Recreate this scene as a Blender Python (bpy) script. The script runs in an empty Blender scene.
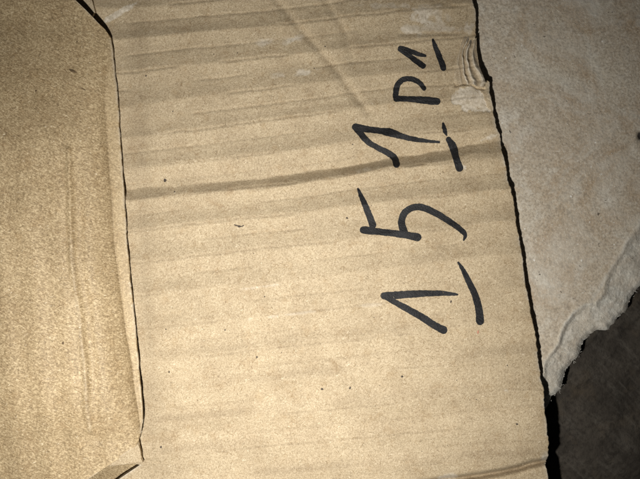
import bpy, math, random
import numpy as np

# ------------------------------------------------------------------ camera, light, exposure
S = 0.00022                    # metres per photo pixel on the cardboard panel (z = 0)
H = 0.1084                     # height of the phone above the panel
CX, CY = 320.0, 239.5
scene = bpy.context.scene
C = scene.collection
cam_d = bpy.data.cameras.new('camera'); cam = bpy.data.objects.new('camera', cam_d); C.objects.link(cam)
KX, KY = 350.0, 222.0          # photo pixel straight below the phone's lens
cam.location = ((KX - CX) * S, -(KY - CY) * S, H)
cam_d.shift_x = (CX - KX) / 640; cam_d.shift_y = (KY - CY) / 640
cam_d.sensor_width = 36.0
cam_d.lens = 36.0 * H / (640 * S)
cam_d.clip_start = 0.002; cam_d.clip_end = 20
scene.camera = cam

world = bpy.data.worlds.new('World'); scene.world = world; world.use_nodes = True
wb = world.node_tree.nodes['Background']
wb.inputs[0].default_value = (0.9, 0.95, 1.0, 1); wb.inputs[1].default_value = 0.012

import mathutils
ld = bpy.data.lights.new('phone_flash', 'SPOT'); lamp = bpy.data.objects.new('phone_flash', ld); C.objects.link(lamp)
lamp.location = ((262 - CX) * S, -(385 - CY) * S, 0.089)
aim = mathutils.Vector(((240 - CX) * S, -(345 - CY) * S, 0)) - lamp.location
lamp.rotation_euler = aim.to_track_quat('-Z', 'Y').to_euler()
ld.spot_size = math.radians(152); ld.spot_blend = 1.0
ld.energy = 0.715; ld.shadow_soft_size = 0.0022; ld.color = (1.0, 0.975, 0.935)

vs = scene.view_settings
vs.view_transform = 'Standard'; vs.look = 'None'; vs.exposure = 0; vs.gamma = 1; vs.use_curve_mapping = False
scene.render.engine = 'CYCLES'

GROUND_Z = -0.0098

# ------------------------------------------------------------------ helpers
def wp(px, py, z):
    """photo pixel + height (m) -> world point"""
    k = (H - z) / H
    return ((px - KX) * k + KX - CX) * S, -((py - KY) * k + KY - CY) * S, z

_lat = np.random.RandomState(5).rand(256, 256)
def noise(x, y, seed=0):
    x = np.asarray(x, float) + seed * 17.31; y = np.asarray(y, float) + seed * 9.77
    xi = np.floor(x).astype(int); yi = np.floor(y).astype(int)
    fx = x - xi; fy = y - yi
    fx = fx * fx * fx * (fx * (fx * 6 - 15) + 10); fy = fy * fy * fy * (fy * (fy * 6 - 15) + 10)
    a = _lat[xi % 256, yi % 256]; b = _lat[(xi + 1) % 256, yi % 256]
    c = _lat[xi % 256, (yi + 1) % 256]; d = _lat[(xi + 1) % 256, (yi + 1) % 256]
    return (a * (1 - fx) + b * fx) * (1 - fy) + (c * (1 - fx) + d * fx) * fy
def fbm(x, y, o=4, seed=0):
    x = np.asarray(x, float); y = np.asarray(y, float)
    s = 0; a = 0.5; t = 0
    for i in range(o):
        s = s + a * noise(x * 2 ** i, y * 2 ** i, seed + i * 3); t += a; a *= 0.5
    return s / t
def sstep(a, b, x):
    t = np.clip((x - a) / (b - a), 0, 1); return t * t * (3 - 2 * t)
def in_poly(x, y, poly):
    r = np.zeros(np.shape(x), bool); n = len(poly); j = n - 1
    for i in range(n):
        xi, yi = poly[i]; xj, yj = poly[j]
        c = ((yi > y) != (yj > y)) & (x < (xj - xi) * (y - yi) / ((yj - yi) + 1e-9) + xi)
        r ^= c; j = i
    return r
def seg_dist(x, y, pts):
    d = np.full(np.shape(x), 1e9)
    for (ax, ay), (bx, by) in zip(pts[:-1], pts[1:]):
        vx, vy = bx - ax, by - ay
        t = np.clip(((x - ax) * vx + (y - ay) * vy) / (vx * vx + vy * vy), 0, 1)
        d = np.minimum(d, np.hypot(x - ax - t * vx, y - ay - t * vy))
    return d
def link(name, me, parent=None, mat=None, base=(0, 0, 0)):
    o = bpy.data.objects.new(name, me); C.objects.link(o)
    if mat: me.materials.append(mat)
    if parent: o.parent = parent
    return o
def mesh_np(name, V, F, smooth=True, attr=None):
    me = bpy.data.meshes.new(name)
    me.from_pydata(np.asarray(V).reshape(-1, 3).tolist(), [], [list(map(int, f)) for f in F])
    if smooth: me.polygons.foreach_set('use_smooth', [True] * len(me.polygons))
    if attr is not None:
        a = me.color_attributes.new('wear_and_shade', 'FLOAT_COLOR', 'POINT')
        a.data.foreach_set('color', np.asarray(attr, np.float32).ravel())
    me.update(); return me
def grid_faces(nr, nc, off=0):
    i = np.arange(nr - 1)[:, None]; j = np.arange(nc - 1)[None, :]
    a = (i * nc + j).ravel() + off
    return np.stack([a, a + nc, a + nc + 1, a + 1], 1)
def grid_sheet(name, PX, PY, Z, thick, attr=None, jag=0.0, seed=0):
    """closed sheet: top grid from pixel positions + heights, ragged rim, flat underside"""
    nr, nc = PX.shape
    k = (H - Z) / H
    X = ((PX - KX) * k + KX - CX) * S; Y = -((PY - KY) * k + KY - CY) * S
    V = np.stack([X, Y, Z], -1).reshape(-1, 3)
    F = grid_faces(nr, nc).tolist()
    ring = [(0, j) for j in range(nc)] + [(i, nc - 1) for i in range(1, nr)] + \
           [(nr - 1, j) for j in range(nc - 2, -1, -1)] + [(i, 0) for i in range(nr - 2, 0, -1)]
    idx = np.array([a * nc + b for a, b in ring]); n = len(idx)
    levels = [0.12, 0.5, 1.0]
    base = len(V); allV = [V]; prev = idx
    rs = np.random.RandomState(seed)
    ctr = V.mean(0)
    for li, f in enumerate(levels):
        R = V[idx].copy(); R[:, 2] -= thick * f
        if jag:
            t = np.arange(n)
            off = (fbm(t / 7.0, t * 0 + li * 1.7, 3, seed + li) - 0.5) * 2 * jag * S
            dirv = R[:, :2] - ctr[:2]; dirv /= np.linalg.norm(dirv, axis=1)[:, None] + 1e-9
            R[:, :2] += dirv * (off[:, None] - 0.3 * jag * S)
        cur = base + li * n + np.arange(n); allV.append(R)
        F += [[prev[q], prev[(q + 1) % n], cur[(q + 1) % n], cur[q]] for q in range(n)]
        prev = cur
    VB = V.copy(); VB[:, 2] -= thick; VB[idx] = R
    cmap = np.arange(nr * nc) + base + len(levels) * n; cmap[idx] = prev
    F += cmap[grid_faces(nr, nc)[:, ::-1]].tolist()
    allV.append(VB); VV = np.concatenate(allV)
    at = None
    if attr is not None:
        A = attr.reshape(-1, 4)
        at = np.concatenate([A] + [A[idx]] * len(levels) + [A])
    return mesh_np(name, VV, F, True, at)

# ------------------------------------------------------------------ materials
class NT:
    def __init__(s, name):
        s.m = bpy.data.materials.new(name); s.m.use_nodes = True
        s.t = s.m.node_tree; s.b = s.t.nodes['Principled BSDF']
        s.co = s.n('ShaderNodeTexCoord').outputs['Object']
    def n(s, ty, **kw):
        nd = s.t.nodes.new(ty)
        for k, v in kw.items(): setattr(nd, k, v)
        return nd
    def put(s, sock, v):
        if hasattr(v, 'is_linked'): s.t.links.new(v, sock)
        else: sock.default_value = v
    def mapped(s, scale, rot=0.0, src=None):
        r = s.n('ShaderNodeMapping'); s.put(r.inputs['Vector'], src or s.co); r.inputs['Rotation'].default_value = (0, 0, rot)
        mp = s.n('ShaderNodeMapping'); s.put(mp.inputs['Vector'], r.outputs[0]); mp.inputs['Scale'].default_value = scale
        return mp.outputs[0]
    def noise(s, scale, detail=2, rough=0.5, vec=None, dist=0.0):
        nd = s.n('ShaderNodeTexNoise'); s.put(nd.inputs['Vector'], vec or s.co)
        nd.inputs['Scale'].default_value = scale; nd.inputs['Detail'].default_value = detail
        nd.inputs['Roughness'].default_value = rough; nd.inputs['Distortion'].default_value = dist
        return nd.outputs['Fac']
    def ramp(s, v, stops):
        r = s.n('ShaderNodeValToRGB'); s.put(r.inputs[0], v); e = r.color_ramp.elements
        while len(e) < len(stops): e.new(0.5)
        for q, (p, c) in zip(e, stops):
            q.position = p; q.color = (c, c, c, 1) if not isinstance(c, tuple) else (*c, 1)
        return r.outputs[0]
    def math(s, op, a, b=0.0):
        nd = s.n('ShaderNodeMath', operation=op); s.put(nd.inputs[0], a); s.put(nd.inputs[1], b); return nd.outputs[0]
    def mix(s, f, a, b, mode='MIX'):
        nd = s.n('ShaderNodeMix', data_type='RGBA', blend_type=mode)
        s.put(nd.inputs[0], f); s.put(nd.inputs[6], a if hasattr(a, 'is_linked') else (*a, 1)); s.put(nd.inputs[7], b if hasattr(b, 'is_linked') else (*b, 1))
        return nd.outputs[2]
    def attr(s):
        a = s.n('ShaderNodeAttribute', attribute_name='wear_and_shade'); sp = s.n('ShaderNodeSeparateColor')
        s.t.links.new(a.outputs['Color'], sp.inputs[0]); return sp.outputs
    def bump(s, h, strength, dist):
        b = s.n('ShaderNodeBump'); b.inputs['Strength'].default_value = strength; b.inputs['Distance'].default_value = dist
        s.put(b.inputs['Height'], h); s.t.links.new(b.outputs[0], s.b.inputs['Normal'])

def cardboard(name, lo, mid, hi, strand_rot, strand_amt, sheen_rough=0.75, fleck=0.5, fib_w=0.24, fs=1.0):
    """kraft liner: pulp mottling, matted fibres at several angles, dark and pale flecks"""
    m = NT(name)
    pulp = m.noise(2600, 3, 0.7)
    fine = m.noise(5200, 2, 0.6)
    cloud = m.noise(90, 4, 0.55)
    f1 = m.noise(1.0, 2, 0.55, m.mapped((1300 * fs, 5200 * fs, 1300), strand_rot), 0.4)
    f2 = m.noise(1.0, 2, 0.55, m.mapped((1200 * fs, 4800 * fs, 1200), strand_rot + 1.15), 0.4)
    f3 = m.noise(1.0, 2, 0.55, m.mapped((1250 * fs, 5000 * fs, 1250), strand_rot - 0.95), 0.4)
    sel = m.ramp(m.noise(260, 2), [(0.40, 0.0), (0.60, 1.0)])
    fa = m.mix(sel, f2, f3)
    strands = m.math('ADD', m.math('MULTIPLY', f1, strand_amt), m.math('MULTIPLY', fa, 1 - strand_amt))
    t = m.math('ADD', m.math('MULTIPLY', pulp, 0.46), m.math('ADD', m.math('MULTIPLY', strands, fib_w), m.math('MULTIPLY', fine, 0.54 - fib_w) if fib_w < 0.5 else m.math('MULTIPLY', fine, 0.04)))
    col = m.ramp(t, [(0.37, lo), (0.50, mid), (0.62, hi)])
    col = m.mix(m.ramp(cloud, [(0.35, 0.0), (0.65, 1.0)]), m.mix(1.0, col, (0.87, 0.86, 0.85), 'MULTIPLY'), col)
    col = m.mix(m.ramp(m.noise(210, 4, 0.65, None, 0.5), [(0.48, 0.0), (0.68, 0.8)]), col, m.mix(1.0, col, (0.89, 0.865, 0.84), 'MULTIPLY'))
    blot = m.ramp(m.noise(420, 3, 0.6), [(0.56, 0.0), (0.70, 0.55)])
    col = m.mix(blot, col, m.mix(1.0, col, (0.86, 0.80, 0.72), 'MULTIPLY'))
    dk = m.ramp(m.noise(1.0, 1, 0.5, m.mapped((1900, 3800, 1900), 0.7), 1.2), [(0.705, 0.0), (0.75, 1.0)])
    col = m.mix(m.math('MULTIPLY', dk, fleck), col, (0.13, 0.085, 0.045))
    pl = m.ramp(m.noise(1.0, 1, 0.5, m.mapped((1500, 3300, 1500), -0.5), 1.0), [(0.71, 0.0), (0.77, 1.0)])
    col = m.mix(m.math('MULTIPLY', pl, 0.55), col, (0.80, 0.70, 0.52))
    R, G, B = m.attr()[:3]
    peel = m.mix(m.ramp(m.noise(1600, 3, 0.65), [(0.35, 0.0), (0.65, 1.0)]), (0.40, 0.345, 0.260), (0.68, 0.61, 0.50))
    col = m.mix(R, col, peel)
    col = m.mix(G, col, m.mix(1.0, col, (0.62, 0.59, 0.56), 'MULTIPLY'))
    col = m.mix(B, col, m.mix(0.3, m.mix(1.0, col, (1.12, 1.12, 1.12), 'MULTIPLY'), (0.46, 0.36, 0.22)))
    m.put(m.b.inputs['Base Color'], col)
    m.b.inputs['Roughness'].default_value = sheen_rough
    m.b.inputs['Specular IOR Level'].default_value = 0.35
    m.bump(m.math('ADD', t, m.math('MULTIPLY', m.noise(700, 2), 0.4)), 0.55, 0.00022)
    return m.m

M_panel = cardboard('kraft_inner_liner', (0.298, 0.229, 0.143), (0.445, 0.351, 0.222), (0.575, 0.475, 0.325), 0.35, 0.30)
M_flap = cardboard('kraft_outer_liner', (0.175, 0.123, 0.064), (0.350, 0.260, 0.145), (0.57, 0.455, 0.28), 0.58, 0.60, 0.62, 0.6, 0.50, 0.92)

def plain(name, col, rough=0.8, var=0.35, sc=2500, spec=0.3):
    m = NT(name)
    n = m.noise(sc, 3, 0.6)
    c = m.mix(m.ramp(n, [(0.3, 0.0), (0.7, 1.0)]), tuple(v * (1 - var) for v in col), tuple(min(1, v * (1 + var)) for v in col))
    m.put(m.b.inputs['Base Color'], c); m.b.inputs['Roughness'].default_value = rough
    m.b.inputs['Specular IOR Level'].default_value = spec
    m.bump(n, 0.4, 0.0002)
    return m.m
def ink_mat():
    m = NT('black_marker_ink')
    f = m.noise(1.0, 2, 0.6, m.mapped((1100, 3800, 1100), 0.6), 0.5)
    n = m.noise(2600, 3, 0.65)
    c = m.mix(m.ramp(n, [(0.35, 0.0), (0.7, 1.0)]), (0.005, 0.005, 0.0055), (0.017, 0.0165, 0.017))
    c = m.mix(m.ramp(m.noise(300, 2), [(0.45, 0.0), (0.7, 0.6)]), c, (0.026, 0.026, 0.027))
    c = m.mix(m.math('MULTIPLY', m.ramp(f, [(0.68, 0.0), (0.78, 1.0)]), 0.5), c, (0.17, 0.14, 0.10))
    m.put(m.b.inputs['Base Color'], c); m.b.inputs['Roughness'].default_value = 0.6
    m.b.inputs['Specular IOR Level'].default_value = 0.25
    m.bump(m.math('ADD', n, f), 0.5, 0.0002)
    return m.m
M_ink = ink_mat()
M_fib_dark = plain('dark_paper_fibre', (0.12, 0.080, 0.042), 0.8)
M_fib_tan = plain('tan_paper_fibre', (0.24, 0.165, 0.085), 0.8)
M_fib_pale = plain('pale_paper_fibre', (0.60, 0.50, 0.34), 0.8)
M_speck = plain('black_speck', (0.060, 0.046, 0.034), 0.8)
M_red = plain('red_speck', (0.40, 0.18, 0.12), 0.8)
M_chalk_fib = plain('chalky_fibre', (0.50, 0.475, 0.42), 0.9)

def slab_mat():
    m = NT('dusty_beige_board')
    big = m.noise(38, 5, 0.6, None, 0.4); mid = m.noise(210, 4, 0.62); fine = m.noise(1900, 3, 0.65)
    c = m.mix(m.ramp(big, [(0.34, 0.0), (0.66, 1.0)]), (0.405, 0.328, 0.238), (0.51, 0.45, 0.352))
    c = m.mix(m.ramp(mid, [(0.50, 0.0), (0.72, 0.75)]), c, (0.57, 0.53, 0.45))
    c = m.mix(m.ramp(m.noise(62, 4, 0.65, None, 0.8), [(0.48, 0.0), (0.66, 0.85)]), c, (0.37, 0.272, 0.172))
    c = m.mix(m.ramp(fine, [(0.36, 0.60), (0.52, 0.0)]), c, (0.25, 0.21, 0.16))
    c = m.mix(m.ramp(m.noise(1900, 3, 0.65, None, 0.8), [(0.52, 0.0), (0.70, 0.48)]), c, (0.66, 0.63, 0.545))
    c = m.mix(m.ramp(m.noise(60, 4, 0.65, None, 0.6), [(0.52, 0.0), (0.70, 0.55)]), c, (0.60, 0.575, 0.50))
    c = m.mix(m.ramp(m.noise(700, 1, 0.5), [(0.745, 0.0), (0.78, 0.9)]), c, (0.70, 0.67, 0.60))
    dk = m.ramp(m.noise(1.0, 1, 0.5, m.mapped((900, 1300, 900), 0.4), 0.8), [(0.76, 0.0), (0.79, 0.8)])
    c = m.mix(dk, c, (0.07, 0.055, 0.04))
    R, G, B = m.attr()[:3]
    chalk = m.mix(m.ramp(m.noise(1300, 4, 0.7), [(0.33, 0.0), (0.66, 1.0)]), (0.36, 0.34, 0.29), (0.63, 0.61, 0.54))
    chalk = m.mix(m.ramp(m.noise(300, 3, 0.6), [(0.42, 0.0), (0.65, 0.5)]), chalk, (0.40, 0.34, 0.27))
    c = m.mix(R, c, chalk)
    c = m.mix(G, c, (0.05, 0.042, 0.035))
    m.put(m.b.inputs['Base Color'], c); m.b.inputs['Roughness'].default_value = 0.85
    m.b.inputs['Specular IOR Level'].default_value = 0.2
    m.bump(m.math('ADD', fine, m.math('MULTIPLY', mid, 0.8)), 0.5, 0.0003)
    return m.m
M_slab = slab_mat()
def ground_mat():
    m = NT('dark_earth_floor')
    a = m.noise(120, 5, 0.65, None, 0.5); b = m.noise(900, 4, 0.7)
    g = m.noise(1.0, 4, 0.6, m.mapped((90, 420, 90), 0.75), 0.5)
    c = m.mix(m.ramp(a, [(0.36, 0.0), (0.66, 1.0)]), (0.034, 0.029, 0.023), (0.060, 0.051, 0.040))
    c = m.mix(m.ramp(g, [(0.52, 0.0), (0.70, 0.7)]), c, (0.080, 0.071, 0.058))
    c = m.mix(m.ramp(m.noise(170, 3), [(0.56, 0.0), (0.72, 0.7)]), c, (0.064, 0.050, 0.034))
    c = m.mix(m.ramp(b, [(0.36, 0.65), (0.52, 0.0)]), c, (0.024, 0.020, 0.016))
    m.put(m.b.inputs['Base Color'], c); m.b.inputs['Roughness'].default_value = 0.9
    m.b.inputs['Specular IOR Level'].default_value = 0.15
    m.bump(m.math('ADD', a, b), 0.6, 0.0006)
    return m.m
M_ground = ground_mat()

# ------------------------------------------------------------------ ground
gx = np.concatenate([np.linspace(-0.5, 0.04, 20), np.linspace(0.042, 0.085, 170), np.linspace(0.09, 0.5, 16)])
gy = np.concatenate([np.linspace(-0.5, -0.07, 16), np.linspace(-0.068, 0.0, 240), np.linspace(0.005, 0.5, 16)])
GX, GY = np.meshgrid(gx, gy)
GZ = GROUND_Z + (fbm(GX * 90, GY * 90, 5, 2) - 0.5) * 0.0022
rot = GX * 0.73 + GY * -0.68
GZ += 0.0007 * (fbm(rot * 330, (GX * 0.68 + GY * 0.73) * 50, 3, 8) - 0.5)
g = link('ground', mesh_np('ground', np.stack([GX, GY, GZ], -1), grid_faces(*GX.shape)[:, ::-1]), None, M_ground)
g['kind'] = 'structure'

# ------------------------------------------------------------------ slab under the right side of the box
def slab_z(px, py):
    return -0.0025 - 0.0003 * (px - 390) / 125.0 + 0.0003 * (fbm(px / 90, py / 90, 3, 4) - 0.5)
OUT = [(800, 40), (730, 150), (690, 214), (662, 255), (650, 270), (640, 286), (632, 296), (626, 309), (620, 316), (613, 325), (607, 329), (595, 331), (590, 336), (585, 341), (580, 351),
       (577, 357), (570, 366), (565, 371), (562, 380), (561, 389), (556, 393), (552, 396), (550, 404), (545, 411), (530, 424), (505, 440), (480, 452), (440, 458), (400, 452)]
OUT = np.array(OUT, float)
t = np.r_[0, np.cumsum(np.hypot(*np.diff(OUT, axis=0).T))]
NS = 620
ts = np.linspace(0, t[-1], NS)
# denser sampling where the edge is seen
ts = np.sort(np.r_[np.linspace(0, t[-1], 120), np.linspace(t[3], t[23], 500)])
NS = len(ts)
ex = np.interp(ts, t, OUT[:, 0]); ey = np.interp(ts, t, OUT[:, 1])
tx = np.gradient(ex); ty = np.gradient(ey); ln = np.hypot(tx, ty) + 1e-9
ker = np.ones(41) / 41
tx = np.convolve(np.pad(tx / ln, 20, 'edge'), ker, 'valid'); ty = np.convolve(np.pad(ty / ln, 20, 'edge'), ker, 'valid')
ln = np.hypot(tx, ty); nx_, ny_ = -ty / ln, tx / ln          # outward candidates
flip = np.sign(nx_ * 0.7 + ny_ * 0.7); nx_ *= flip; ny_ *= flip
rag = (fbm(ts / 12, ts * 0, 4, 3) - 0.5) * 5 + (fbm(ts / 2.6, ts * 0 + 3, 2, 5) - 0.5) * 1.6
# inner target: far top-left hidden / top right
q = np.linspace(0, 1, NS)
ix = np.interp(q, [0, .3, .7, 1], [800, 640, 470, 400]); iy = np.full(NS, -90.0)
NC = 300
w = np.r_[np.linspace(0, 0.14, 130), np.linspace(0.14, 1, NC - 129)[1:]]
PX = ex[:, None] * (1 - w) + ix[:, None] * w
PY = ey[:, None] * (1 - w) + iy[:, None] * w
PX = PX + (nx_ * rag)[:, None] * np.exp(-w / 0.015); PY = PY + (ny_ * rag)[:, None] * np.exp(-w / 0.015)
ex = ex + nx_ * rag; ey = ey + ny_ * rag
D = seg_dist(PX, PY, [(a, b) for a, b in zip(ex[::4], ey[::4])])
bw = np.interp(PY, [200, 290, 340, 400], [42, 31, 22, 17]) + 6 * (fbm(PX / 34, PY / 34, 3, 7) - 0.5)
edge = 1 - sstep(0.80, 1.06, D / bw + 0.18 * (fbm(PX / 7, PY / 7, 3, 11) - 0.5))
SZ = slab_z(PX, PY)
lump = fbm(PX / 22, PY / 22, 3, 12) - 0.5; rough = fbm(PX / 4.5, PY / 4.5, 3, 13) - 0.5
ridge = np.exp(-((D - bw * 0.95) / 2.2) ** 2) * (0.4 + noise(PX / 16, PY / 16, 17))
SZ = SZ - edge * (0.0003 + 0.0016 * (1 - np.clip(D / bw, 0, 1)) ** 1.3) + edge * (lump * 0.0009 + rough * 0.00022) + ridge * 0.00030
SZ -= np.clip(1 - D / 5, 0, 1) ** 2 * 0.0009
SZ += 0.00016 * (fbm(PX / 6, PY / 6, 3, 19) - 0.5)
spot = np.exp(-(((PX - 640) / 3.0) ** 2 + ((PY - 136) / 5.0) ** 2)); SZ -= 0.0008 * spot
A = np.zeros(PX.shape + (4,)); A[..., 3] = 1
A[..., 0] = np.clip(np.maximum(edge * (0.70 + 0.9 * (fbm(PX / 18, PY / 18, 3, 15) - 0.5)), ridge * 0.7) + np.clip(1 - D / 7, 0, 1) * 0.6, 0, 1)
A[..., 0] = np.maximum(A[..., 0], 0.55 * np.exp(-(seg_dist(PX, PY, [(592, 300), (600, 288), (607, 276)]) / 2.5) ** 2))
A[..., 1] = sstep(0.35, 0.6, spot)
slab = bpy.data.objects.new('plaster_board', None); C.objects.link(slab)
slab['label'] = 'dusty beige board with a pale crumbly broken edge under the cardboard'
slab['category'] = 'board'
link('slab_body', grid_sheet('slab_body', PX, PY, SZ, 0.0058, A, 4, 3), slab, M_slab)
# loose fibres and crumbs on the broken edge
rnd = random.Random(11)
def fibre_mesh(name, items, zf, seglen=5, lift=0.00003):
    V = []; F = []
    for (px, py, ang, L, wd, curl, arch) in items:
        pts = []; a = ang; x, y = px, py
        for i in range(seglen):
            pts.append((x, y, a)); x += math.cos(a) * L / (seglen - 1); y += math.sin(a) * L / (seglen - 1); a += curl / (seglen - 1)
        b = len(V)
        zs = zf(np.array([p[0] for p in pts]), np.array([p[1] for p in pts]))
        for i, (x, y, a) in enumerate(pts):
            tt = i / (seglen - 1); ww = wd * (0.35 + 0.65 * math.sin(math.pi * (0.12 + 0.76 * tt))) * 0.5
            z = float(zs[i]) + lift + arch * math.sin(math.pi * tt)
            nx, ny = -math.sin(a) * ww, math.cos(a) * ww
            V += [wp(x + nx, y + ny, z), wp(x, y, z + wd * S * 0.35), wp(x - nx, y - ny, z)]
        for i in range(seglen - 1):
            o = b + i * 3
            F += [[o, o + 1, o + 4, o + 3], [o + 1, o + 2, o + 5, o + 4]]
    return mesh_np(name, V, F)
items = []
for _ in range(110):
    k = rnd.randrange(100, NS - 60); dd = abs(rnd.gauss(0, 1)) * 5 - 1.5
    items.append((ex[k] - nx_[k] * dd, ey[k] - ny_[k] * dd, rnd.uniform(0, 6.28), rnd.uniform(1, 3.2), rnd.uniform(0.18, 0.4), rnd.uniform(-2, 2), rnd.uniform(0, 0.00004)))
_sx, _sy, _sz = PX[::2, :130:2].ravel(), PY[::2, :130:2].ravel(), SZ[::2, :130:2].ravel()
def edge_z(x, y):
    x = np.atleast_1d(x); y = np.atleast_1d(y)
    return np.array([_sz[np.argmin((_sx - a) ** 2 + (_sy - b) ** 2)] for a, b in zip(x, y)])
o = link('torn_fibres', fibre_mesh('torn_fibres', items, edge_z), slab, M_chalk_fib); o['kind'] = 'stuff'
def crumb_mesh(name, spots):
    V = []; F = []
    oct_v = [(1, 0, 0), (-1, 0, 0), (0, 1, 0), (0, -1, 0), (0, 0, 1), (0, 0, -1)]
    oct_f = [(0, 2, 4), (2, 1, 4), (1, 3, 4), (3, 0, 4), (2, 0, 5), (1, 2, 5), (3, 1, 5), (0, 3, 5)]
    for (px, py, z, r) in spots:
        c = wp(px, py, z); b = len(V)
        for v in oct_v:
            s = r * S * rnd.uniform(0.5, 1.3); V.append((c[0] + v[0] * s, c[1] + v[1] * s, c[2] + v[2] * s * 0.7))
        F += [[b + q for q in f] for f in oct_f]
    return mesh_np(name, V, F)
sp = []
for _ in range(300):
    k = rnd.randrange(100, NS - 60); dd = rnd.uniform(1.5, 20)
    x, y = ex[k] - nx_[k] * dd, ey[k] - ny_[k] * dd
    sp.append((x, y, float(edge_z(x, y)[0]) - max(0, -dd) * 0.0003, rnd.uniform(0.25, 0.8)))
for _ in range(120):
    x, y = rnd.uniform(500, 640), rnd.uniform(0, 300)
    sp.append((x, y, float(slab_z(x, y)) + 0.00002, rnd.uniform(0.25, 0.75)))
o = link('plaster_crumbs', crumb_mesh('plaster_crumbs', sp), slab, M_chalk_fib); o['kind'] = 'stuff'

# ------------------------------------------------------------------ cardboard box: panel
EDGE_Y = [-40, 0, 10, 30, 36, 52, 66, 74, 79, 81.5, 92, 115, 130, 150, 170, 180, 188, 205, 230, 250, 290, 325, 350, 375, 395, 420, 440, 456, 460, 463, 479, 520]
EDGE_X = [470, 472.5, 475, 476.5, 476, 476.5, 478, 481, 484, 488.5, 490, 494, 498, 502, 506, 508, 511.5, 514, 517.5, 521, 527, 533, 537, 541, 544, 546, 548, 548.5, 546.5, 545.5, 548.5, 552]
def edge_x(y):
    y = np.asarray(y, float)
    return np.interp(y, EDGE_Y, EDGE_X) + (fbm(y / 11, y * 0, 3, 21) - 0.5) * 3.0 + (fbm(y / 2.5, y * 0 + 4, 2, 23) - 0.5) * 1.2
YG = ([60, 120, 190, 250, 330, 400, 500, 560], [194, 190, 185.5, 180, 169, 157, 139, 128])
def vgroove(d, up, dn, r=1.2):
    dd = np.sqrt(d * d + r * r)
    return np.where(d < 0, np.exp(-dd / up), np.exp(-dd / dn))
def panel_z(x, y):
    x = np.asarray(x, float); y = np.asarray(y, float)
    yg = np.interp(x, *YG)
    base = np.interp(x, [120, 500], [0, 45])
    yy = y + base * (0.80 + 0.2 * np.cos((y - 180) / 150)) + 7 * (fbm(x / 170, y / 120, 2, 31) - 0.5) + 2.4 * (fbm(x / 22, y / 40, 3, 32) - 0.5)
    phi = (yy - 202) / 32.3
    top = 1 - sstep(150, 330, y)
    Amp = (0.14 + 0.52 * noise(phi * 0.8, phi * 0, 33) * (0.35 + 1.1 * noise(x / 150, phi * 0.55, 35))) * (0.72 + 0.65 * top)
    Amp = Amp * np.interp(y, [0, 60, 150], [0.62, 0.75, 1.0])
    s = np.sqrt(np.sin(np.pi * phi) ** 2 + 0.004)
    h = -Amp * s * 1.25
    s2 = np.abs(np.sin(np.pi * (phi + 0.03)))
    h -= 0.10 * (1 - top) * (0.3 + noise(x / 90, phi * 0.9, 36)) * np.sqrt(s2 * s2 + 0.002)
    # fine flute lines, broken along their length
    for ph, am, sd in ((0.0, 0.17, 41), (0.5, 0.12, 43)):
        dl = (phi - ph - np.round(phi - ph)) * 32.3
        on = sstep(0.42, 0.66, noise(x / 60, np.round(phi - ph) * 3.1, sd))
        h -= am * on * np.exp(-(dl / 1.3) ** 2)
    # the deep crush line across the panel
    d = y - yg + 5.0 * (fbm(x / 26, x * 0, 4, 45) - 0.5)
    dep = np.interp(x, [120, 200, 330, 420, 520], [1.0, 1.45, 1.35, 1.7, 1.5]) * (0.35 + 1.0 * noise(x / 34, x * 0, 47))
    soft = np.where(d < 0, np.exp(-np.abs(d) / 13.0), 1 - np.clip(d / (8.0 + 5.0 * noise(x / 30, x * 0, 46)), 0, 1) ** 1.1)
    h -= dep * soft
    # crumples near the top, running down to the right
    def crease(pts, depth, wd):
        return -depth * np.exp(-(seg_dist(x, y, pts) / wd) ** 2)
    h += crease([(268, -10), (300, 28), (333, 66), (368, 112)], 0.40, 4.5)
    h += crease([(318, -10), (345, 30), (352, 60)], 0.25, 4)
    h += crease([(333, 66), (300, 60), (268, 72)], 0.06, 5)
    h += crease([(420, 62), (452, 68), (458, 84)], 0.06, 4)
    h += crease([(400, 34), (476, 34)], 0.16, 2.2)
    h += crease([(400, 8), (440, 4), (476, 9)], 0.14, 2.6)
    h += crease([(440, 112), (494, 108)], 0.14, 3)
    h += crease([(456, 86), (463, 84), (472, 85), (477, 88.5), (484, 89)], 0.55, 1.1)
    h += crease([(470, 139), (500, 134)], -0.16, 2.5)
    # fold line at the lower right corner
    yb = np.interp(x, [340, 430, 480, 520, 549, 560], [492, 481, 475, 467, 459, 456]) + 1.6 * (noise(x / 14, x * 0, 49) - 0.5)
    db = y - yb
    h -= 1.9 * np.exp(-(np.where(db > 0, db / 4.5, db / 2.2)) ** 2) * sstep(380, 470, x)
    h -= 0.35 * sstep(0, 25, db)
    # soft vertical press mark beside the flap
    xv = 158 + (y - 300) * 0.03
    h -= 0.05 * np.exp(-((x - xv) / 3.5) ** 2) * sstep(230, 320, y)
    h -= 0.10 * np.exp(-((x - xv + 12) / 8) ** 2)
    # rim bruised downward, general unevenness
    rim = np.interp(y, EDGE_Y, EDGE_X) - x
    h -= 0.16 * np.exp(-np.clip(rim, 0, None) / 4.0) * (0.4 + noise(y / 12, y * 0, 51))
    h += 0.30 * (fbm(x / 130, y / 110, 2, 53) - 0.5) + 0.24 * (fbm(x / 26, y / 15, 3, 55) - 0.5) + 0.035 * (fbm(x / 5, y / 5, 2, 57) - 0.5)
    # peeled patch lies a little lower
    h -= 0.12 * peel_mask(x, y)
    return h * 0.001
PEEL = [(449, 99), (453, 93), (459, 87), (470, 85.5), (478, 89), (484, 94), (488, 104), (490, 114), (480, 112), (470, 111), (462, 106), (454, 104)]
SCRATCH = [(101, 25), (106, 18), (114, 12), (124, 7), (138, 2), (132, 8), (122, 15), (112, 20)]
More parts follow.
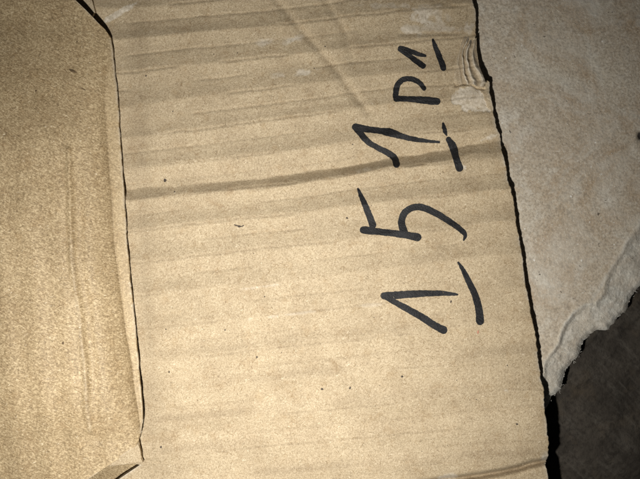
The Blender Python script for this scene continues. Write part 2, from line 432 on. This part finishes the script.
def peel_mask(x, y):
    xd = x + 11 * (fbm(x / 8, y / 8, 4, 61) - 0.5); yd = y + 9 * (fbm(x / 6, y / 6, 3, 63) - 0.5)
    return in_poly(xd, yd, PEEL).astype(float)

box = bpy.data.objects.new('cardboard_box', None); C.objects.link(box)
box.location = (0, 0, GROUND_Z)
box['label'] = 'brown corrugated cardboard with a folded flap and black handwritten marker figures'
box['category'] = 'cardboard box'
import mathutils
def part(o):
    o.matrix_parent_inverse = mathutils.Matrix.Translation((0, 0, -GROUND_Z)); return o

NR, NCOL = 620, 520
ys = np.linspace(-30, 512, NR)
# left limit: the corner is cut away at the bottom
lx = np.interp(ys, [-30, 440, 461, 464, 479, 512], [58, 58, 60, 141, 119, 78])
rx = edge_x(ys)
u = np.linspace(0, 1, NCOL)
PX = lx[:, None] * (1 - u) + rx[:, None] * u; PY = np.repeat(ys[:, None], NCOL, 1)
PZ = panel_z(PX, PY)
A = np.zeros(PX.shape + (4,)); A[..., 3] = 1
xd = PX + 2.2 * (fbm(PX / 5, PY / 5, 3, 65) - 0.5)
pk = peel_mask(PX, PY) * (0.75 + 0.5 * (fbm(PX / 9, PY / 9, 2, 66) - 0.5))
pk = np.maximum(pk, 0.8 * in_poly(xd, PY + 2 * (noise(PX / 4, PY / 4, 67) - 0.5), SCRATCH))
def smear(x, y, cx, cy, rx_, ry_, ang, amt, thr, sd):
    c, s = math.cos(ang), math.sin(ang)
    a = ((x - cx) * c + (y - cy) * s) / rx_; b = (-(x - cx) * s + (y - cy) * c) / ry_
    gk = np.exp(-(a * a + b * b)); return amt * gk ** 0.6 * sstep(thr, thr + 0.22, fbm(x / 8, y / 8, 4, sd) + 0.55 * (gk - 1))
for p in ((425, 18, 20, 13, 0.2, 0.85, 0.20, 71), (410, 30, 14, 5, 0.1, 0.8, 0.12, 72), (470, 26, 9, 9, 0.8, 0.7, 0.2, 73), (440, 29, 24, 4, 0, 0.6, 0.2, 70),
          (264, 43, 7, 3, -0.3, .75, .05, 74), (293, 40, 8, 3, -0.4, .85, .05, 75), (304, 73, 14, 4, -0.15, .75, .08, 76), (280, 75, 12, 4, 0, .4, .25, 77),
          (464, 168, 4, 4, 0, .9, .15, 78), (488, 138, 14, 3, -.3, .8, .25, 79), (543, 372, 4, 16, -0.05, .9, .2, 80), (400, 6, 60, 4, 0.02, .5, .3, 81),
          (365, 170, 14, 5, -.2, .35, .3, 82), (503, 148, 6, 3, .3, .6, .2, 83), (505, 390, 5, 3, .3, .7, .2, 84), (445, 477, 18, 3, -.1, .8, .2, 85),
          (545, 457, 6, 4, -.3, .9, .15, 86), (478, 50, 5, 20, 0, .5, .25, 87), (371, 305, 16, 2, -.05, .35, .2, 88), (260, 287, 26, 1.8, -.12, .4, .2, 89), (285, 315, 40, 1.6, -.13, .4, .2, 90)):
    pk = np.maximum(pk, smear(PX, PY, *p[:7], p[7]))
rim = rx[:, None] - PX
pk = np.maximum(pk, 0.75 * np.exp(-rim / 1.4) * (noise(PY / 9, PY * 0, 91) > 0.45))
pk = np.maximum(pk, 0.7 * np.exp(-(PX - lx[:, None]) / 2.0) * (PY > 464))
A[..., 0] = np.clip(pk, 0, 1)
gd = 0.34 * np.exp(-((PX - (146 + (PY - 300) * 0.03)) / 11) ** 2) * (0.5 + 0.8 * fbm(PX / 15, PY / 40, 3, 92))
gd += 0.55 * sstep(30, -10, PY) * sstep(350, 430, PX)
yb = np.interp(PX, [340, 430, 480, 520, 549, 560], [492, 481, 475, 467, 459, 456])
gd = np.maximum(gd, 1.0 * np.exp(-((PY - yb - 1.5) / 2.8) ** 2) * sstep(400, 450, PX))  # shade of the fold groove, painted into the tint
# worn lines printed through by the flutes, plus broad bands of painted flute shading
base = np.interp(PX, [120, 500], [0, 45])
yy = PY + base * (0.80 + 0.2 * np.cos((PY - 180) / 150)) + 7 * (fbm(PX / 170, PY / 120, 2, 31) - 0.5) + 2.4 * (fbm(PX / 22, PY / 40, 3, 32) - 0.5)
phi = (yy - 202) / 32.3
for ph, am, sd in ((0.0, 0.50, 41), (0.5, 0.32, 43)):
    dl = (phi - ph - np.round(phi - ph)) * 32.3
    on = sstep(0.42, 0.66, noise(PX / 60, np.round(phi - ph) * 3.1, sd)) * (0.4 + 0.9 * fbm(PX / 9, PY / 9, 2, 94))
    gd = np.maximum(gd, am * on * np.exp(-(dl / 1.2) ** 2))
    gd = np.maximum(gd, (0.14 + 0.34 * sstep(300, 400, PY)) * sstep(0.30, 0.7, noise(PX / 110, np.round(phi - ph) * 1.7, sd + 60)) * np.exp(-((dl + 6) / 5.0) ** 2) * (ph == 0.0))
# shade on the lower face of the crush line, painted as a brownish band
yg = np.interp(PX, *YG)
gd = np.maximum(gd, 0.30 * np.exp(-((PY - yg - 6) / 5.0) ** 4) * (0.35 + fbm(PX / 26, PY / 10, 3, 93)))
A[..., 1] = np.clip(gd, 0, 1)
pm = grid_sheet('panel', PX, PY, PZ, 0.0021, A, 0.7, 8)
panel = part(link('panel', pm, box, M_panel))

# ------------------------------------------------------------------ handwriting
def catmull(P, n=14):
    P = np.array(P, float)
    if len(P) == 2: tt = np.linspace(0, 1, n * 2)[:, None]; return P[0] * (1 - tt) + P[1] * tt
    Q = np.vstack([2 * P[0] - P[1], P, 2 * P[-1] - P[-2]]); out = []
    for i in range(1, len(Q) - 2):
        for tt in np.linspace(0, 1, n, endpoint=False):
            p0, p1, p2, p3 = Q[i - 1], Q[i], Q[i + 1], Q[i + 2]
            out.append(0.5 * (2 * p1 + (p2 - p0) * tt + (2 * p0 - 5 * p1 + 4 * p2 - p3) * tt ** 2 + (3 * p1 - p0 - 3 * p2 + p3) * tt ** 3))
    out.append(Q[-2]); return np.array(out)
lift_i = [0]
def stroke(pts, V, F):
    P = catmull(pts); x, y, wd = P[:, 0], P[:, 1], np.maximum(P[:, 2] * 1.1, 1.3)
    # round caps: extra stations beyond both ends
    def cap(i0, i1):
        d = np.array([x[i0] - x[i1], y[i0] - y[i1]]); d /= np.linalg.norm(d) + 1e-9
        r = wd[i0] / 2; res = []
        for a in (25, 48, 66, 80, 88):
            s, c = math.sin(math.radians(a)), math.cos(math.radians(a))
            res.append((x[i0] + d[0] * r * s, y[i0] + d[1] * r * s, wd[i0] * c))
        return res
    st = np.array(cap(0, 1)[::-1] + list(zip(x, y, wd)) + cap(-1, -2))
    tx, ty = np.gradient(st[:, 0]), np.gradient(st[:, 1]); l = np.hypot(tx, ty) + 1e-9
    nx, ny = -ty / l, tx / l
    n = len(st); sd = 100 + lift_i[0]; k = np.arange(n)
    al = np.cumsum(l)
    jl = (fbm(al / 2.2, al * 0 + 1, 3, sd) - 0.5) * 0.8; jr = (fbm(al / 2.2, al * 0 + 7, 3, sd + 1) - 0.5) * 0.8
    fade = np.clip(st[:, 2] / 3, 0, 1); jl *= fade; jr *= fade
    cr = np.linspace(-1, 1, 7); b = len(V)
    lf = 0.000028 + 0.000007 * (lift_i[0] % 12); lift_i[0] += 1
    hw = st[:, 2] * 0.5
    off = np.where(cr[None] < 0, cr[None] * (hw + jl)[:, None], cr[None] * (hw + jr)[:, None])
    X = st[:, 0][:, None] + nx[:, None] * off; Y = st[:, 1][:, None] + ny[:, None] * off
    Z = panel_z(X, Y) + lf
    for a in range(n):
        for c in range(7): V.append(wp(X[a, c], Y[a, c], Z[a, c]))
    F += grid_faces(n, 7, b)[:, :].tolist()
GLYPHS = [
 ('digit_one', 'large black marker digit 1 with a flag and a base bar, first figure of the writing', [
   [(384, 295.8, 6.5), (400, 295, 7), (412.5, 294, 6.6), (437.5, 293.2, 5), (448, 293.6, 4), (457, 294.5, 2.2)],
   [(384, 296.5, 4), (400, 305, 5.6), (420, 316, 6.4), (434, 325, 6.6), (443.5, 330, 7.2)],
   [(458.3, 262.5, 1.8), (463, 270, 4), (467.5, 279, 5.2), (475, 295, 6.2), (479, 310, 6.8), (480, 321, 7.6)]]),
 ('digit_five', 'black marker digit 5 with a hooked bowl', [
   [(358, 189, 2), (361, 196, 4), (365, 205, 5.4), (369, 215, 6), (372.7, 225, 6.6)],
   [(363.5, 230, 7), (376, 231.5, 6.2), (390, 233, 6), (405, 235, 6.4), (417.5, 237.3, 7.4)],
   [(404, 232, 7), (401.5, 222, 6.4), (406, 211.5, 6.2), (417.5, 207, 6.2), (432.5, 211.5, 6), (450, 222, 5.6), (461, 230, 5), (465, 235, 3.8), (463.8, 240, 2)]]),
 ('digit_one', 'black marker digit 1 with a broken base bar beside the crush line', [
   [(355.5, 127, 6.6), (365, 129, 6), (380, 131, 5.6), (390, 132.6, 7.4), (402, 136.5, 5.4), (415, 139.5, 4.4), (428, 141.2, 3.2), (439, 142.2, 2)],
   [(355.5, 127.5, 6), (367, 141, 5.4), (377, 147.5, 5), (386, 152, 5.4), (394, 157.5, 6), (396.5, 164.5, 6.2)],
   [(443, 123.6, 2), (444, 128, 3.6), (445.3, 132, 3.6), (446.6, 135.2, 1.6)],
   [(448.5, 139.6, 5), (453, 147, 7.2), (456, 158, 6), (459.5, 168, 7)]]),
 ('letter_p', 'small black marker letter p', [
   [(424, 88.7, 4), (419, 82.7, 4.6), (411, 79.2, 5), (402.5, 80, 5), (397, 86.5, 5.4), (395.4, 97, 5)],
   [(396.4, 99, 5.6), (405, 99, 5), (415, 99.6, 5.6), (426, 100.6, 6.8), (437, 101.6, 6.2)]]),
 ('digit_one', 'smallest black marker digit 1 with its detached base bar near the torn edge', [
   [(400.5, 48.6, 5), (406, 50, 5), (412, 52, 4.6), (419, 54.4, 4), (425, 56, 2.6)],
   [(400.5, 49.5, 5), (410, 56.4, 4.8), (417, 61.8, 5.2), (423, 66, 5.2)],
   [(433, 39.8, 2.2), (435, 46, 4), (437.8, 53, 5), (441, 61, 5.2), (443.4, 68, 5.6)]]),
]
for nm, lb, strokes in GLYPHS:
    V, F = [], []
    for s_ in strokes: stroke(s_, V, F)
    o = link(nm, mesh_np(nm, V, F), panel, M_ink); o['label'] = lb

# ------------------------------------------------------------------ stray fibres and specks on the panel
def scatter(n, x0, x1, y0, y1, L, wd, ang=None, sp=3.2, curl=1.6, seed=1, ok=None):
    r = random.Random(seed); it = []
    while len(it) < n:
        x, y = r.uniform(x0, x1), r.uniform(y0, y1)
        if ok is not None and not ok(x, y): continue
        a = r.uniform(0, 6.283) if ang is None else r.gauss(ang, sp)
        it.append((x, y, a, r.uniform(*L), r.uniform(*wd), r.uniform(-curl, curl), 0.0))
    return it
okp = lambda x, y: x < np.interp(y, EDGE_Y, EDGE_X) - 5
for nm, mt, n, L, wd, sd in (('dark_fibres', M_fib_dark, 130, (1.2, 3.6), (0.22, 0.42), 3), ('tan_fibres', M_fib_tan, 2600, (1.4, 4.6), (0.25, 0.5), 5), ('pale_fibres', M_fib_pale, 350, (1.2, 3), (0.25, 0.5), 7)):
    o = link(nm, fibre_mesh(nm, scatter(n, 150, 546, 0, 476, L, wd, seed=sd, ok=okp), panel_z, lift=0.000004), panel, mt); o['kind'] = 'stuff'
def blob_mesh(name, spots, zf, lift=0.00003):
    V = []; F = []
    for (px, py, rx_, ry_, a) in spots:
        b = len(V); V.append(wp(px, py, float(zf(np.array([px]), np.array([py]))[0]) + lift + 0.00006)); n = 11
        for i in range(n):
            t = 6.283 * i / n; k = rnd.uniform(0.75, 1.2); x = rx_ * k * math.cos(t); y = ry_ * k * math.sin(t)
            X = px + x * math.cos(a) - y * math.sin(a); Y = py + x * math.sin(a) + y * math.cos(a)
            V.append(wp(X, Y, float(zf(np.array([X]), np.array([Y]))[0]) + lift))
        F += [[b, b + 1 + (i + 1) % n, b + 1 + i] for i in range(n)]
    return mesh_np(name, V, F)
specks = [(165, 180.5, 1.7, 2.0, .4), (236, 225.4, 2.2, .7, .35), (239.3, 226.5, 2.2, 1.0, .1), (242.6, 226, 1.9, .6, -.5), (169, 372, .9, .9, 0), (322, 389, 1.4, 1.1, 0), (350, 388, 1.0, 1.3, .3), (402, 376.5, 1.2, 1.1, 0),
          (257, 357, 1.0, 1.0, 0), (161, 447, 1.0, 1.2, 0), (146, 76, .9, .9, 0), (347, 218, 1.3, .8, .4), (517, 424, 1.2, 1.0, 0), (451, 301.5, .7, 1.8, .2), (225, 330, .8, .8, 0), (480, 300, .7, .7, 0)]
r2 = random.Random(4)
for _ in range(28):
    x, y = r2.uniform(150, 520), r2.uniform(5, 470)
    if okp(x, y): specks.append((x, y, r2.uniform(.35, .75), r2.uniform(.35, .75), 0))
o = link('dirt_specks', blob_mesh('dirt_specks', specks, panel_z), panel, M_speck); o['kind'] = 'stuff'
link('red_speck', blob_mesh('red_speck', [(478, 332, .7, 2.0, 0.1)], panel_z), panel, M_red)

# crinkled torn strip of liner on the right rim
n1, n2 = 90, 60
yy = np.linspace(36, 87.5, n1); tt = np.linspace(0, 1, n2)
L_ = np.interp(yy, [36, 45, 60, 75, 84, 88], [464, 460, 456, 454, 453.5, 455]); R_ = np.interp(yy, [36, 52, 66, 76, 83, 88], [476.5, 477, 479.5, 483.5, 486, 484])
PX2 = L_[:, None] * (1 - tt) + R_[:, None] * tt
PX2 = PX2 + 2.4 * (fbm(PX2 / 9, yy[:, None] / 8 + 0 * PX2, 3, 206) - 0.5) * np.clip(1 - tt / 0.5, 0, 1)[None]
PY2 = np.repeat(yy[:, None], n2, 1)
low = np.clip((yy[:, None] - 70) / 17.5, 0, 1)
PY2 = PY2 - low * (1.0 + 7.0 * (fbm(tt[None] * 3.2, 0 * tt[None], 3, 207) - 0.25)) * (1 - 0.6 * tt[None])
PY2 = PY2 + (1 - np.clip((yy[:, None] - 36) / 14, 0, 1)) * 9 * (fbm(tt[None] * 2.5, 0 * tt[None], 3, 208) - 0.35)
tw = tt[None] + 0.07 * np.sin(yy[:, None] / 8 + 1) + 0.22 * (fbm(PX2 / 9, PY2 / 12, 3, 201) - 0.5)
rid = np.zeros_like(PX2)
for q_, (c_, w_, a_) in enumerate(((0.14, 0.05, .35), (0.36, 0.045, .9), (0.58, 0.07, 1.3), (0.90, 0.08, .7))):
    rid += a_ * np.exp(-((tw - c_) / w_) ** 2) * (0.25 + 1.2 * noise(PY2 / 15, 0 * PX2 + q_ * 3.3, 203))
env = np.clip(tt / 0.10, 0, 1)[None] * np.clip((yy - 36) / 6, 0, 1)[:, None]
PZ2 = panel_z(PX2, PY2) - 0.00006 + 0.00013 * np.clip((yy[:, None] - 37) / 4, 0, 1) * np.clip(tt / 0.05, 0, 1)[None] + 0.001 * (rid + 0.25 * low) * env + 0.0003 * env * (fbm(PX2 / 4, PY2 / 7, 3, 205) - 0.5)
A2 = np.zeros(PX2.shape + (4,)); A2[..., 3] = 1
A2[..., 0] = np.clip(rid * 0.9, 0, 0.85) + 0.12; A2[..., 1] = 0.55 * np.clip(1 - rid * 2.5, 0, 1) * np.clip(tt / 0.2, 0, 1)[None]
o = link('torn_liner', grid_sheet('torn_liner', PX2, PY2, PZ2, 0.00012, A2, 0.6, 12), panel, M_panel)
o['label'] = 'crinkled greyish strip of torn paper liner'

# ------------------------------------------------------------------ folded flap on the left
FY = [-30, 0, 18, 30, 38, 55, 80, 110, 150, 200, 240, 300, 360, 390, 410, 415, 422, 432, 443, 447, 467, 479, 512]
FX = [48, 75.5, 93.5, 105.5, 110.5, 112.8, 115.5, 118, 120.5, 124, 126.3, 132, 138, 140.3, 142.6, 142.8, 142, 140.8, 138.2, 135, 106, 88.5, 40]
def flap_edge(y):
    return np.interp(y, FY, FX) + (fbm(np.asarray(y) / 13, np.asarray(y) * 0, 3, 301) - 0.5) * 1.4
def flap_z(x, y):
    x = np.asarray(x, float); y = np.asarray(y, float)
    e = np.interp(y, [-40, 38, 110, 240, 413, 520], [106, 110.5, 118, 126.3, 142.8, 152])    # fold axis, ignoring the cut corners
    d = e - x
    w = np.interp(y, [0, 60, 110, 250, 340, 400, 430], [4, 7, 13, 12, 8, 5, 3]) + 1.6 * (fbm(y / 40, y * 0, 2, 303) - 0.5)
    ze = np.interp(y, [-20, 30, 60, 110, 300, 380, 412, 440, 480], [2.4, 1.4, 1.3, 1.5, 1.6, 2.1, 2.6, 2.2, 3.4])
    rise = np.interp(y, [20, 80, 250, 420], [0.1, 0.4, 0.5, 0.4])
    k = d / w
    h = ze + rise * sstep(-0.1, 1.0, k) * 1.0
    g = np.clip(d - w, 0, None)
    f = np.interp(y, [-30, 20, 70, 140, 380, 440, 480, 520], [0.26, 0.38, 0.56, 0.8, 1.0, 0.72, 0.5, 0.36])
    h += f * (10.0 * (1 - np.exp(-g / 75.0)) + 1.7 * (1 - np.exp(-g / 9.0)))     # the flap rolls up from the fold
    # press lines running parallel to the fold
    xw = x + 7 * (fbm(y / 45, y * 0, 3, 313) - 0.5)
    def line(pts, a, wd): return a * (0.45 + 0.9 * noise(y / 40, y * 0 + wd, 315)) * np.exp(-(seg_dist(xw, y, pts) / wd) ** 2)
    h += line([(66, 150), (71, 240), (76, 300), (83, 360), (90, 430)], 0.50, 3.0)
    h -= line([(78, 160), (80, 240), (87, 320), (94, 380), (100, 440)], 0.24, 5)
    h += line([(15, 200), (20, 300), (32, 479)], 0.10, 9)
    h += 0.12 * np.sin(2 * np.pi * (d + 6 * fbm(x / 90, y / 90, 2, 305)) / 31) * sstep(90, 260, y)
    h += line([(100, 120), (99, 170)], 0.05, 2)
    h += 0.45 * (fbm(x / 110, y / 130, 2, 307) - 0.5) + 0.10 * (fbm(x / 20, y / 26, 3, 309) - 0.5) + 0.022 * (fbm(x / 5, y / 5, 2, 311) - 0.5)
    return h * 0.001
NR, NCOL = 560, 240
ys = np.linspace(-28, 508, NR)
e = flap_edge(ys)
u = np.linspace(0, 1, NCOL) ** 1.25
PX = e[:, None] * (1 - u) + -95 * u; PY = np.repeat(ys[:, None], NCOL, 1)
PZ = flap_z(PX, PY)
A = np.zeros(PX.shape + (4,)); A[..., 3] = 1
ax = np.interp(PY, [-40, 38, 110, 240, 413, 520], [106, 110.5, 118, 126.3, 142.8, 152]); d = ax - PX
w = np.interp(PY, [0, 60, 110, 250, 340, 400, 430], [4, 7, 13, 12, 8, 5, 3]) + 1.6 * (fbm(PY / 40, PY * 0, 2, 303) - 0.5)
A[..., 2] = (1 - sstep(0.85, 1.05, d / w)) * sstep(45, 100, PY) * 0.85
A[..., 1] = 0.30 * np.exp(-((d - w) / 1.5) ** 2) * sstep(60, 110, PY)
A[..., 0] = 0.55 * np.exp(-np.clip(e[:, None] - PX, 0, None) / 0.9) * (noise(PY / 8, PY * 0, 95) > 0.3) + 0.12 * np.exp(-(seg_dist(PX, PY, [(71, 240), (76, 300), (83, 360), (90, 430)]) / 2.0) ** 2)
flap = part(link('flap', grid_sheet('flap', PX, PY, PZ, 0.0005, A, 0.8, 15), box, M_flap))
okf = lambda x, y: x < np.interp(y, FY, FX) - 16
for nm, mt, n, L, wd, ang, sd in (('dark_fibres', M_fib_dark, 110, (1.5, 4), (0.25, 0.5), None, 13), ('tan_fibres', M_fib_tan, 1500, (2, 6), (0.3, 0.6), 0.3, 15), ('pale_fibres', M_fib_pale, 160, (1.5, 3.5), (0.2, 0.4), 0.4, 17)):
    o = link(nm, fibre_mesh(nm, scatter(n, -4, 130, 0, 479, L, wd, ang, 0.4, 0.35, sd, okf), flap_z, lift=0.000004), flap, mt); o['kind'] = 'stuff'
fs = [(73, 71, 4.2, 1.5, .5), (36, 91, 1.2, 1.0, 0), (83, 89, 3, .6, .5), (63, 343, 1.5, 1.5, 0), (77, 42, 1, .7, 0), (30, 300, .8, .8, 0)]
o = link('dirt_specks', blob_mesh('dirt_specks', fs, flap_z), flap, M_fib_dark); o['kind'] = 'stuff'

# layer tucked under the flap, showing at the lower corner, and a tongue at the upper one
def sheet_poly(name, corners, zfun, thick, mat, n=40, seed=0, jag=0.8, attr=(0, 0, 0, 1)):
    """four-cornered sheet"""
    (a, b, c, d_) = [np.array(q, float) for q in corners]
    s = np.linspace(0, 1, n)[:, None, None]; t = np.linspace(0, 1, n)[None, :, None]
    P = (a * (1 - t) + b * t) * (1 - s) + (d_ * (1 - t) + c * t) * s
    X, Y = P[..., 0], P[..., 1]
    X = X + 0.8 * (fbm(X / 6, Y / 6, 2, seed) - 0.5); Y = Y + 0.8 * (fbm(X / 6, Y / 6, 2, seed + 5) - 0.5)
    At = np.zeros(X.shape + (4,)); At[:] = attr
    return part(link(name, grid_sheet(name, X, Y, zfun(X, Y), thick, At, jag, seed), box, mat))
o = sheet_poly('tucked_layer', [(70, 425), (134, 425), (142.6, 462.5), (70, 470.5)], lambda x, y: 0.0015 + 0.0001 * np.sin(x / 9) + 0 * y, 0.0007, M_panel, 50, 401)
o['label'] = 'pale inner layer showing under the lower flap corner'
o = sheet_poly('tucked_tongue', [(60, -14), (88, -14), (95, 12), (88, 22)], lambda x, y: 0.0008 + 0.00001 * (8 - y) + 0 * x, 0.0006, M_panel, 40, 421, 0.6, (0.15, 0.1, 0, 1))
o['label'] = 'small tongue of cardboard under the upper flap corner'
o = sheet_poly('lower_layer', [(60, 452), (150, 452), (146, 500), (60, 500)], lambda x, y: -0.0029 - 0.00004 * (150 - x) - 0.00003 * np.clip(y - 464, 0, 99), 0.0010, M_flap, 40, 441)
o['label'] = 'dark brown layer seen in the gap below the flap corner'
# the box wall that carries the panel, seen dark in the corner gap
def wall_part(name, p0, p1, th, z0, z1):
    a = np.array(wp(*p0, 0)[:2]); b = np.array(wp(*p1, 0)[:2]); dv = (b - a) / np.linalg.norm(b - a); nv = np.array([-dv[1], dv[0]]) * th
    n = 40; V = []
    for i in range(n):
        c = a + (b - a) * i / (n - 1) + nv * 0.25 * math.sin(i * 0.9) * 0.4
        for (q, z) in ((0, z0), (0, z1), (1, z1), (1, z0)): V.append((*(c + nv * q), z))
    F = []
    for i in range(n - 1):
        for k in range(4): F.append([i * 4 + k, i * 4 + (k + 1) % 4, i * 4 + 4 + (k + 1) % 4, i * 4 + 4 + k])
    F += [[0, 3, 2, 1], [(n - 1) * 4 + q for q in (0, 1, 2, 3)]]
    return part(link(name, mesh_np(name, V, F, False), box, M_flap))
wall_part('side_wall', (62, 462), (62, -25), 0.003, GROUND_Z + 0.0006, -0.0048)
wall_part('end_wall', (160, 468), (372, 468), 0.003, GROUND_Z + 0.0006, -0.0048)
